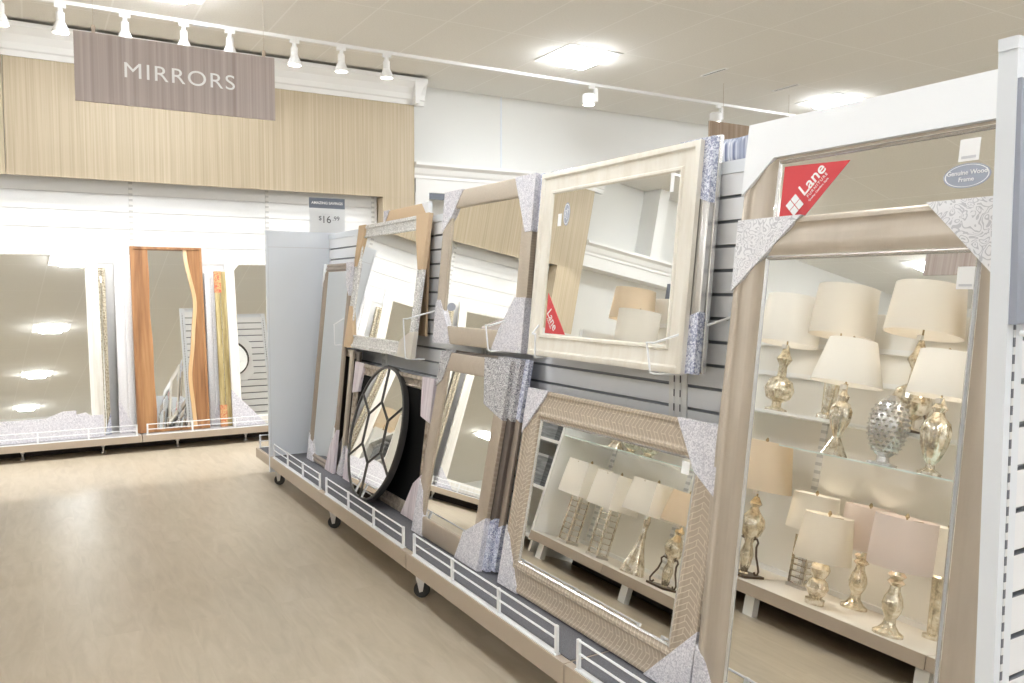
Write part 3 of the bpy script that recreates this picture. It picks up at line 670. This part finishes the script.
# ------------------------------------------------------------------ mirrors along the back wall
ZB = .149 + .006
m1 = mirror('wall_mirror', 'large white framed mirror at the photo\'s left edge, grey wrap along its base', pose_y(.065, 7.80, ZB, 9.2, 2.0), .89, 1.67, .10, .03, 'whitewood', 'flat',
       [('TR', 'paperwhite', tri(.2, .16)), ('TL', 'paperwhite', tri(.2, .16))])
MB().box(-.435, .435, -.002, .185, -.031, .004).build('foam_wrap', 'floral', m1, local=True)
MB().prism([(.0, .185), (.13, .235), (.23, .235), (.23, .20), (.3, .215), (.335, .185)], -.01, .003).build('wrap_tear', 'floral', m1, local=True)
mirror('wall_mirror', 'narrow bead edged mirror between the white mirror and the wood mirror', pose_y(.525, 7.90, ZB, 6.4, 0), .07, 1.46, .030, .03, 'bead', 'flat', [('BR', 'bluefloral', tri(.05, .2))])
dm = mirror('wall_mirror', 'foam wrapped mirror edge just left of the live edge wood mirror', pose_y(.705, 7.9, ZB, 6.2, 0), .15, 1.58, .074, .03, 'dots', 'flat', [('BL', 'floral', tri(.14, .3))])
# live-edge wood mirror
wm = thing('wall_mirror', 'tall wood mirror with live edge slabs on both sides', 'mirror', None, mx=pose_y(1.065, 7.80, ZB, 9.0))
W, H = .605, 1.665
MB().frame(W, H, [(0, -.05), (0, 0), (.022, 0), (.022, -.05)]).build('frame', 'livewood', wm, local=True)
MB().box(-W / 2 + .01, W / 2 - .01, .01, H - .01, -.034, -.030).build('mirror_glass', 'glass', wm, local=True)
MB().box(-W / 2 + .004, W / 2 - .004, .004, H - .004, -.052, -.046).build('backing', 'backing', wm, local=True)
def live(pts, x_out, name, m, z0, z1):
    MB().prism([(x_out, .02)] + pts + [(x_out, H - .02)], z0, z1).build(name, m, wm, local=True)
lx = -W / 2 + .02; N = 30
def le(t): return lx + .132 + .006 * math.sin(t * 5.5 + .4) + .004 * math.sin(t * 17) + .012 * max(0, .35 - t)
def re(t): return W / 2 - .02 - (.105 - .075 * math.sin(min(1, max(0, t)) * math.pi * .95 + .15) ** 1.0 * 1.0 + .0) - (.035 if False else 0)
rpts = []
for i in range(N + 1):
    t = i / N                       # 0 at the bottom
    w = .115 - .045 * math.exp(-((t - .72) / .14) ** 2) + .02 * math.exp(-((t - .3) / .12) ** 2) + .012 * math.sin(9 * t)
    if t > .86: w += .02 * (t - .86) / .14
    rpts.append((W / 2 - .02 - w, .022 + t * (H - .044)))
lpts = [(le(i / N), .022 + i / N * (H - .044)) for i in range(N + 1)]
live(lpts, lx, 'wood_slab', 'livewood', -.030, -.008)
live([(x + .03, y) for x, y in rpts], W / 2 - .02, 'wood_slab', 'livewood', -.030, -.009)
MB().prism([(x + .031, y) for x, y in rpts] + [(x, y) for x, y in reversed(rpts)], -.030, -.011).build('bark_edge', 'sapwood', wm, local=True)
mirror('wall_mirror', 'foam wrapped mirror edge just right of the live edge wood mirror', pose_y(1.445, 7.92, ZB, 5.8), .11, 1.42, .054, .025, 'dots', 'flat', [('BR', 'floral', tri(.1, .3))])
gd = mirror('wall_mirror', 'gilt framed mirror strip with red printed corners', pose_y(1.52, 7.825, ZB, 7.8), .10, 1.44, .048, .025, 'gold', 'flat', [('TL', 'redgold', [(0, 0), (.06, 0), (.06, .2), (0, .2)]), ('BL', 'redgold', [(0, 0), (.06, 0), (.06, .2), (0, .2)])])
mirror('wall_mirror', 'white framed mirror with cut corners half hidden by the gondola end panel', pose_y(1.985, 7.80, ZB, 10.0), .82, 1.60, .085, .03, 'whitewood', 'flat',
       [('TL', 'paperwhite', tri(.2, .24)), ('TR', 'paperwhite', tri(.2, .24)), ('BL', 'floral', tri(.3, .34)), ('BR', 'floral', tri(.3, .34))])
# further left along the wall, seen only in reflections
mirror('wall_mirror', 'white framed mirror left of the photo, seen only reflected', pose_y(-.95, 7.80, ZB, 8.5), .78, 1.6, .1, .03, 'whitewood', 'flat', [('BL', 'floral', tri(.2, .2)), ('BR', 'floral', tri(.2, .2))])
mirror('wall_mirror', 'narrow gilt bead mirror seen only in the upright chevron mirror', pose_y(-.47, 7.88, ZB, 6.4), .07, 1.5, .03, .03, 'bead', 'flat')

# far end display of the gondola: boxed round mirror
em = thing('boxed_mirror', 'round dark mirror in white packing corners, reflected by the far wall mirror', 'mirror', None, mx=Matrix.Translation((1.96, 6.0195, 1.02)) @ Matrix(((-1, 0, 0, 0), (0, 0, 1, 0), (0, 1, 0, 0), (0, 0, 0, 1))))
oc = [(-.26, .08), (-.18, 0), (.18, 0), (.26, .08), (.26, .44), (.18, .52), (-.18, .52), (-.26, .44)]
MB().prism(oc, .0, .03).build('packing', 'paperwhite', em, local=True)
MB().lathe([(.2, .031), (.215, .031), (.215, .05), (.2, .05)], (0, .26, 0), 40, loop=True).build('rim', 'iron', em, local=True)
MB().lathe([(.2, .031), (.2, .036)], (0, .26, 0), 40).build('mirror_glass', 'glass', em, local=True)

# ------------------------------------------------------------------ lamp gondola across the aisle (seen in the mirrors)
lg = thing('lamp_gondola', 'lamp shelving across the aisle, seen in the mirrors', 'display fixture', (-.5, 3.6, 0))
LF, LB, LZ = -.25, -.80, .18
MB().box(LB - .02, LB, 1.42, 5.50, .1, 1.86).build('back_panel', 'backboard', lg)
MB().box(LB + .04, LB + .06, 1.43, 5.49, 0, .114).build('underdeck_shade', 'dark', lg)  # dark strip added as painted shade beneath the lamp decks
MB().box(LB - .02, LF - .02, 5.502, 5.53, .1, 1.5).build('end_panel', 'white', lg)
for a, b in ((1.42, 2.18), (2.185, 3.36), (3.365, 4.53), (4.535, 5.50)):
    MB().box(LB, LF, a, b, .115, LZ).build('deck', 'taupe', lg)
    MB().box(LB + .002, LF - .004, a + .002, b - .002, LZ, LZ + .002).build('deck_top', 'creamdeck', lg)
    MB().box(LB, LB + .03, a, b, LZ + .0021, .21).build('ledge', 'white', lg)
for y in (2.2, 3.245, 4.28, 5.33):
    MB().box(LF - .065, LF - .02, y - .035, y + .035, 0, .115).build('leg', 'white', lg)
for a, b in ((1.5, 2.17), (2.19, 3.245), (3.62, 4.52), (4.54, 5.49)):
    MB().box(-.60, -.28, a, b, .977, .985).build('glass_shelf', 'shelfglass', lg)
MB().box(LB, -.497, 1.5, 4.0, 1.163, 1.18).build('rear_shelf', 'white', lg)
MB().box(LB, -.497, 4.6, 5.49, 1.163, 1.18).build('rear_shelf', 'white', lg)
for y in (1.46, 2.18, 3.36, 4.53, 5.45):
    MB().box(LB + .001, LB + .012, y - .02, y + .02, .22, 1.84).build('bracket_strip', 'backslots', lg)
for z in (1.42, 1.62): MB().box(LB + .001, LB + .03, 1.45, 5.48, z, z + .03).build('rear_rail', 'white', lg)

def shade_mesh(rb, rt, z0, z1, n=32, rot=0, sc=1.):
    return MB().lathe([(rb, z0), (rt, z1), (rt - .003, z1), (rb - .003, z0)], n=n, rot=rot, loop=True)
BODY = {
    'gourd': [(.05, 0), (.052, .03), (.03, .036), (.045, .055), (.062, .09), (.05, .125), (.034, .14), (.046, .165), (.054, .19), (.044, .215), (.018, .235), (.012, .25)],
    'candle': [(.075, 0), (.075, .014), (.05, .03), (.032, .055), (.028, .085), (.045, .12), (.052, .155), (.045, .19), (.028, .225), (.024, .25), (.045, .268), (.03, .285), (.046, .305), (.028, .325), (.03, .35), (.012, .355)],
    'vase': [(.05, 0), (.05, .012), (.02, .03), (.018, .05), (.035, .075), (.058, .14), (.066, .2), (.055, .245), (.03, .27), (.022, .29), (.034, .31), (.02, .33), (.012, .36)],
    'flare': [(.07, 0), (.06, .02), (.035, .07), (.02, .1), (.03, .13), (.056, .2), (.058, .25), (.04, .29), (.024, .3), (.03, .33), (.015, .35), (.012, .4)],
    'ball': [(.07, 0), (.07, .014), (.03, .03), (.03, .06), (.075, .085), (.095, .14), (.075, .2), (.03, .23), (.025, .3), (.05, .345), (.03, .38), (.012, .44)],
    'teardrop': [(.085, 0), (.085, .012), (.08, .03), (.07, .07), (.045, .14), (.026, .22), (.016, .30), (.02, .33), (.025, .36), (.012, .40)],
    'egg': [(.075, 0), (.075, .012), (.035, .02), (.03, .045), (.065, .08), (.092, .15), (.098, .21), (.088, .28), (.06, .335), (.03, .36), (.02, .37)],
    'perch': [(.03, .0), (.03, .01), (.018, .02), (.03, .06), (.038, .12), (.022, .18), (.032, .205), (.055, .23), (.072, .28), (.064, .32), (.03, .36), (.02, .38), (.036, .40), (.012, .44)],
    'stack': [(.05, 0), (.05, .03), (.032, .035), (.05, .05), (.05, .24), (.035, .26), (.012, .30)],
    'obelisk': [(.05, 0), (.05, .02), (.03, .03), (.045, .30), (.05, .34), (.012, .37)],
}
def lamp(lab, x, y, z, body, bm, hb, rb, rt, zs0, zs1, sm, square=False, fl=0, scroll=False):
    """table lamp: foot at z, shade from zs0 to zs1 (world heights)"""
    o = thing('table_lamp', lab, 'lamp', (x, y, z), 'table lamps across the aisle')
    if body == 'tower':
        m = MB()
        for k in range(8):
            a = .02 + k * hb / 8.5
            m.box(-.055, .055, -.055, .055, a, a + .006)
            for sx in (-1, 1):
                for sy in (-1, 1): m.box(sx * .05 - .006, sx * .05 + .006, sy * .05 - .006, sy * .05 + .006, a + .005, a + hb / 8.5)
        b = m.build('body', 'mercury', o, local=True)
        MB().lathe([(.014, .018), (.014, hb - .002)], n=12).build('core', 'nickel', o, local=True)
        MB().box(-.062, .062, -.062, .062, 0, .018).build('foot', 'nickel', o, local=True)
    else:
        p = BODY[body]; s = hb / p[-1][1]; w = min(1.35, max(.85, s))
        MB().lathe([(r * w, q * s) for r, q in p], n=40 if fl else 28, fl=fl, fd=.06 if fl else 0).build('body', bm, o, local=True, smooth=True)
    if body == 'egg':
        st = MB()
        for k in range(11):
            zz = hb * (.2 + .07 * k); r = None
            P = [(r_ * w, q * s) for r_, q in BODY['egg']]
            for (r0, q0), (r1, q1) in zip(P, P[1:]):
                if q0 <= zz <= q1: r = r0 + (r1 - r0) * (zz - q0) / (q1 - q0)
            if r: 
                for j in range(18):
                    a = 2 * math.pi * (j + .5 * (k % 2)) / 18; cx, cy = r * math.cos(a), r * math.sin(a)
                    st.lathe([(.003, -.007), (.009, -.004), (.009, .004), (.003, .007)], (cx, cy, zz), 6)
        q = st.build('stud', 'nickel', o, local=True, smooth=True); q['kind'] = 'stuff'
    if scroll:
        for k in range(3):
            a = 2 * math.pi * k / 3 + .5; c, s_ = math.cos(a), math.sin(a)
            pts = [(.075, .035), (.085, .022), (.10, .025), (.105, .045), (.095, .07), (.07, .12), (.06, .17), (.068, .195), (.055, .212), (.03, .205)]
            MB().tube([(r * c, r * s_, q * hb / .44) for r, q in pts], .0065, 7).build('scroll', 'scroll', o, local=True, smooth=True)
    if scroll: MB().box(-.085, .085, -.085, .085, 0, .014).build('foot', 'scroll', o, local=True)
    if sm:
        a, b = zs0 - z, zs1 - z
        MB().tube([(0, 0, hb - .004), (0, 0, b + .0)], .005, 8).tube([(-rt + .002, 0, b - .012), (rt - .002, 0, b - .012)], .002, 6).build('harp', 'brass', o, local=True)
        bl = bpy.data.lights.new('bulb', 'POINT'); bl.energy = .2; bl.color = (1., .88, .72); bl.shadow_soft_size = .028
        bo = bpy.data.objects.new('bulb', bl); COL.objects.link(bo); bo.parent = o; bo.location = (.0, .035, (a + b) / 2)
        MB().lathe([(.008, b), (.011, b + .008), (.006, b + .02), (.002, b + .024)], n=12).build('finial', 'brass', o, local=True)
        (shade_mesh(rb * 1.3, rt * 1.3, a, b, 4, R(45)) if square else shade_mesh(rb, rt, a, b)).build('lamp_shade', sm, o, local=True, smooth=not square)
        MB().box(.006, .03, -.012, .012, a - .03, a - .005).build('price_tag', 'label', o, local=True)
    return o
D0, G0, R0 = .1825, .9855, 1.1805
lamp('table lamp with amber glass ball and dark scroll base on lower shelf', -.385, 3.425, D0, 'perch', 'goldmercury', .47, .19, .15, .70, .985, 'shadetan', scroll=True)
lamp('lattice column table lamp with white shade behind the double gourd lamp', -.645, 3.215, D0, 'tower', 'goldmercury', .30, .145, .13, .525, .735, 'shadewhite')
lamp('silver double gourd table lamp with ivory shade on lower shelf', -.37, 2.90, D0, 'gourd', 'mercury', .25, .15, .125, .42, .665, 'linen')
lamp('candlestick table lamp with blush drum shade, rear one on lower shelf', -.65, 2.86, D0, 'candle', 'goldmercury', .335, .136, .13, .507, .742, 'shadepink')
lamp('candlestick table lamp with blush drum shade, front one on lower shelf', -.345, 2.445, D0, 'candle', 'goldmercury', .34, .15, .145, .509, .757, 'shadepink')
lamp('carved gilt column table lamp with white cone shade on lower shelf', -.64, 2.40, D0, 'obelisk', 'goldmercury', .33, .13, .11, .511, .74, 'shadewhite')
lamp('table lamp with blush drum shade at the lower shelf\'s near end', -.45, 1.88, D0, 'candle', 'goldmercury', .35, .14, .135, .52, .76, 'shadepink')
lamp('table lamp with tall fluted brass vase and gold trimmed white shade', -.565, 3.565, R0, 'ball', 'goldmercury', .42, .185, .165, 1.605, 1.905, 'shadewhite', fl=12)
lamp('obelisk glass table lamp with large ivory drum shade on rear shelf', -.56, 3.18, R0, 'obelisk', 'mercury', .44, .185, .17, 1.67, 1.965, 'linen')
lamp('fluted mercury glass table lamp with cream bell shade on glass shelf', -.385, 2.955, G0, 'flare', 'mercury', .40, .19, .125, 1.382, 1.63, 'shadewhite', fl=10)
lamp('silver studded egg vase on the glass shelf', -.38, 2.655, G0, 'egg', 'silverbead', .365, 0, 0, 0, 0, None)
lamp('dark scroll table lamp with large ivory drum shade on rear shelf', -.575, 2.68, R0, 'ball', 'mercury', .50, .20, .175, 1.711, 1.98, 'linen', scroll=True)
lamp('fluted mercury glass table lamp with wide white shade on glass shelf', -.385, 2.40, G0, 'vase', 'mercury', .385, .165, .13, 1.37, 1.597, 'shadewhite', fl=10)
lamp('fluted mercury glass table lamp at the glass shelf\'s near end', -.40, 2.04, G0, 'vase', 'mercury', .385, .17, .13, 1.37, 1.597, 'shadewhite', fl=10)
lamp('table lamp with tan drum shade at the rear shelf\'s near end', -.59, 2.215, R0, 'vase', 'goldmercury', .50, .18, .16, 1.695, 1.97, 'shadetan')
lamp('crystal tower table lamp with square white shade, farthest along lower shelf', -.42, 5.22, D0, 'tower', 'goldmercury', .375, .152, .14, .555, .825, 'shadewhite', True)
lamp('crystal tower table lamp with square white shade, second along lower shelf', -.42, 4.83, D0, 'tower', 'goldmercury', .37, .152, .14, .547, .807, 'shadewhite', True)
lamp('teardrop mercury glass table lamp with square white shade', -.42, 4.42, D0, 'teardrop', 'mercury', .42, .155, .135, .60, .835, 'shadewhite', True)
lamp('dark scroll table lamp with tan shade next to the teardrop lamp', -.44, 4.11, D0, 'perch', 'goldmercury', .42, .15, .12, .616, .83, 'shadetan', scroll=True)
lamp('table lamp with tall tan drum shade reflected in the cream mirror', -.58, 5.29, R0, 'vase', 'mercury', .44, .185, .165, 1.63, 1.89, 'shadetan')
lamp('table lamp with white shade reflected low in the cream mirror', -.40, 4.97, G0, 'flare', 'mercury', .42, .165, .165, 1.43, 1.685, 'shadewhite')
for y, lab in ((4.62, 'low cut glass bowl on the far glass shelf'), (4.82, 'second low cut glass bowl on the far glass shelf')):
    v = MB().lathe([(.04, 0), (.05, .01), (.025, .02), (.06, .05), (.08, .10), (.075, .10), (.05, .05), (.01, .03)], n=28, fl=14, fd=.05).build('glass_bowl', 'goldmercury', smooth=True)
    v.location = (-.42, y, G0); tag(v, lab, 'bowl', 'cut glass bowls')
pt = thing('price_sign', 'small dark price card over the lamps, reflected in the cream mirror', 'sign', (-.8, 5.0, 1.86))
MB().box(LB - .01, LB - .002, 4.88, 5.18, 1.861, 1.985).build('card', 'slate', pt)
lm = MB().tube([(LB - .006, 5.03, 1.861), (LB - .006, 5.03, 1.87)], .004, 6).build('stem', 'steel', pt)

# shelf unit with baskets beyond the lamps
su = thing('cube_shelf', 'white open shelf unit beyond the lamps, holding grey baskets', 'shelf', (-.6, 6.2, 0))
for y in (5.60, 6.4): MB().box(-.95, -.36, y - .015, y + .015, 0, 1.5).build('side_panel', 'white', su)
for z in (.1, .5, .9, 1.25): MB().box(-.95, -.36, 5.616, 6.384, z, z + .025).build('shelf_board', 'white', su)
MB().box(-.965, -.951, 5.585, 6.415, 0, 1.5).build('back_board', 'yellowboard', su)
for z, lab in ((.5255, 'grey woven basket on the white unit\'s lower shelf'), (.9255, 'grey woven basket on the white unit\'s upper shelf')):
    b = thing('basket', lab, 'basket', (-.585, 5.97, z), 'grey baskets')
    MB().box(-.18, .2, -.2, .2, 0, .24).build('basket_body', 'basket', b, local=True); MB().frame(.4, .42, [(0, 0), (0, .02), (.015, .02), (.015, 0)]).build('rim', 'greydeck', b, local=True).location = (.01, -.21, .24)

# ------------------------------------------------------------------ camera and view
cam = bpy.data.cameras.new('camera'); co = bpy.data.objects.new('camera', cam); COL.objects.link(co)
yaw, pitch, roll, F = R(30.3), R(3.65), R(.05), 820.
f = Vector((math.sin(yaw) * math.cos(pitch), math.cos(yaw) * math.cos(pitch), -math.sin(pitch)))
r = Vector((math.cos(yaw), -math.sin(yaw), 0)); u = r.cross(f)
r, u = r * math.cos(roll) + u * math.sin(roll), u * math.cos(roll) - r * math.sin(roll)
mx = Matrix((r, u, -f)).transposed().to_4x4(); mx.translation = Vector((0, 0, 1.42)); co.matrix_world = mx
cam.sensor_width = 36.; cam.lens = F * 36. / 1024.; cam.clip_start = .02
SC.camera = co
w = bpy.data.worlds.new('world'); SC.world = w; w.use_nodes = True
w.node_tree.nodes['Background'].inputs[0].default_value = (.9, .95, 1, 1); w.node_tree.nodes['Background'].inputs[1].default_value = .4
SC.view_settings.view_transform = 'Standard'; SC.view_settings.look = 'None'; SC.view_settings.gamma = 1.; SC.view_settings.use_curve_mapping = False
SC.view_settings.exposure = 2.2
SC.cycles.use_denoising = True
SC.cycles.max_bounces = 10; SC.cycles.diffuse_bounces = 5; SC.cycles.glossy_bounces = 6
SC.cycles.sample_clamp_indirect = 6.
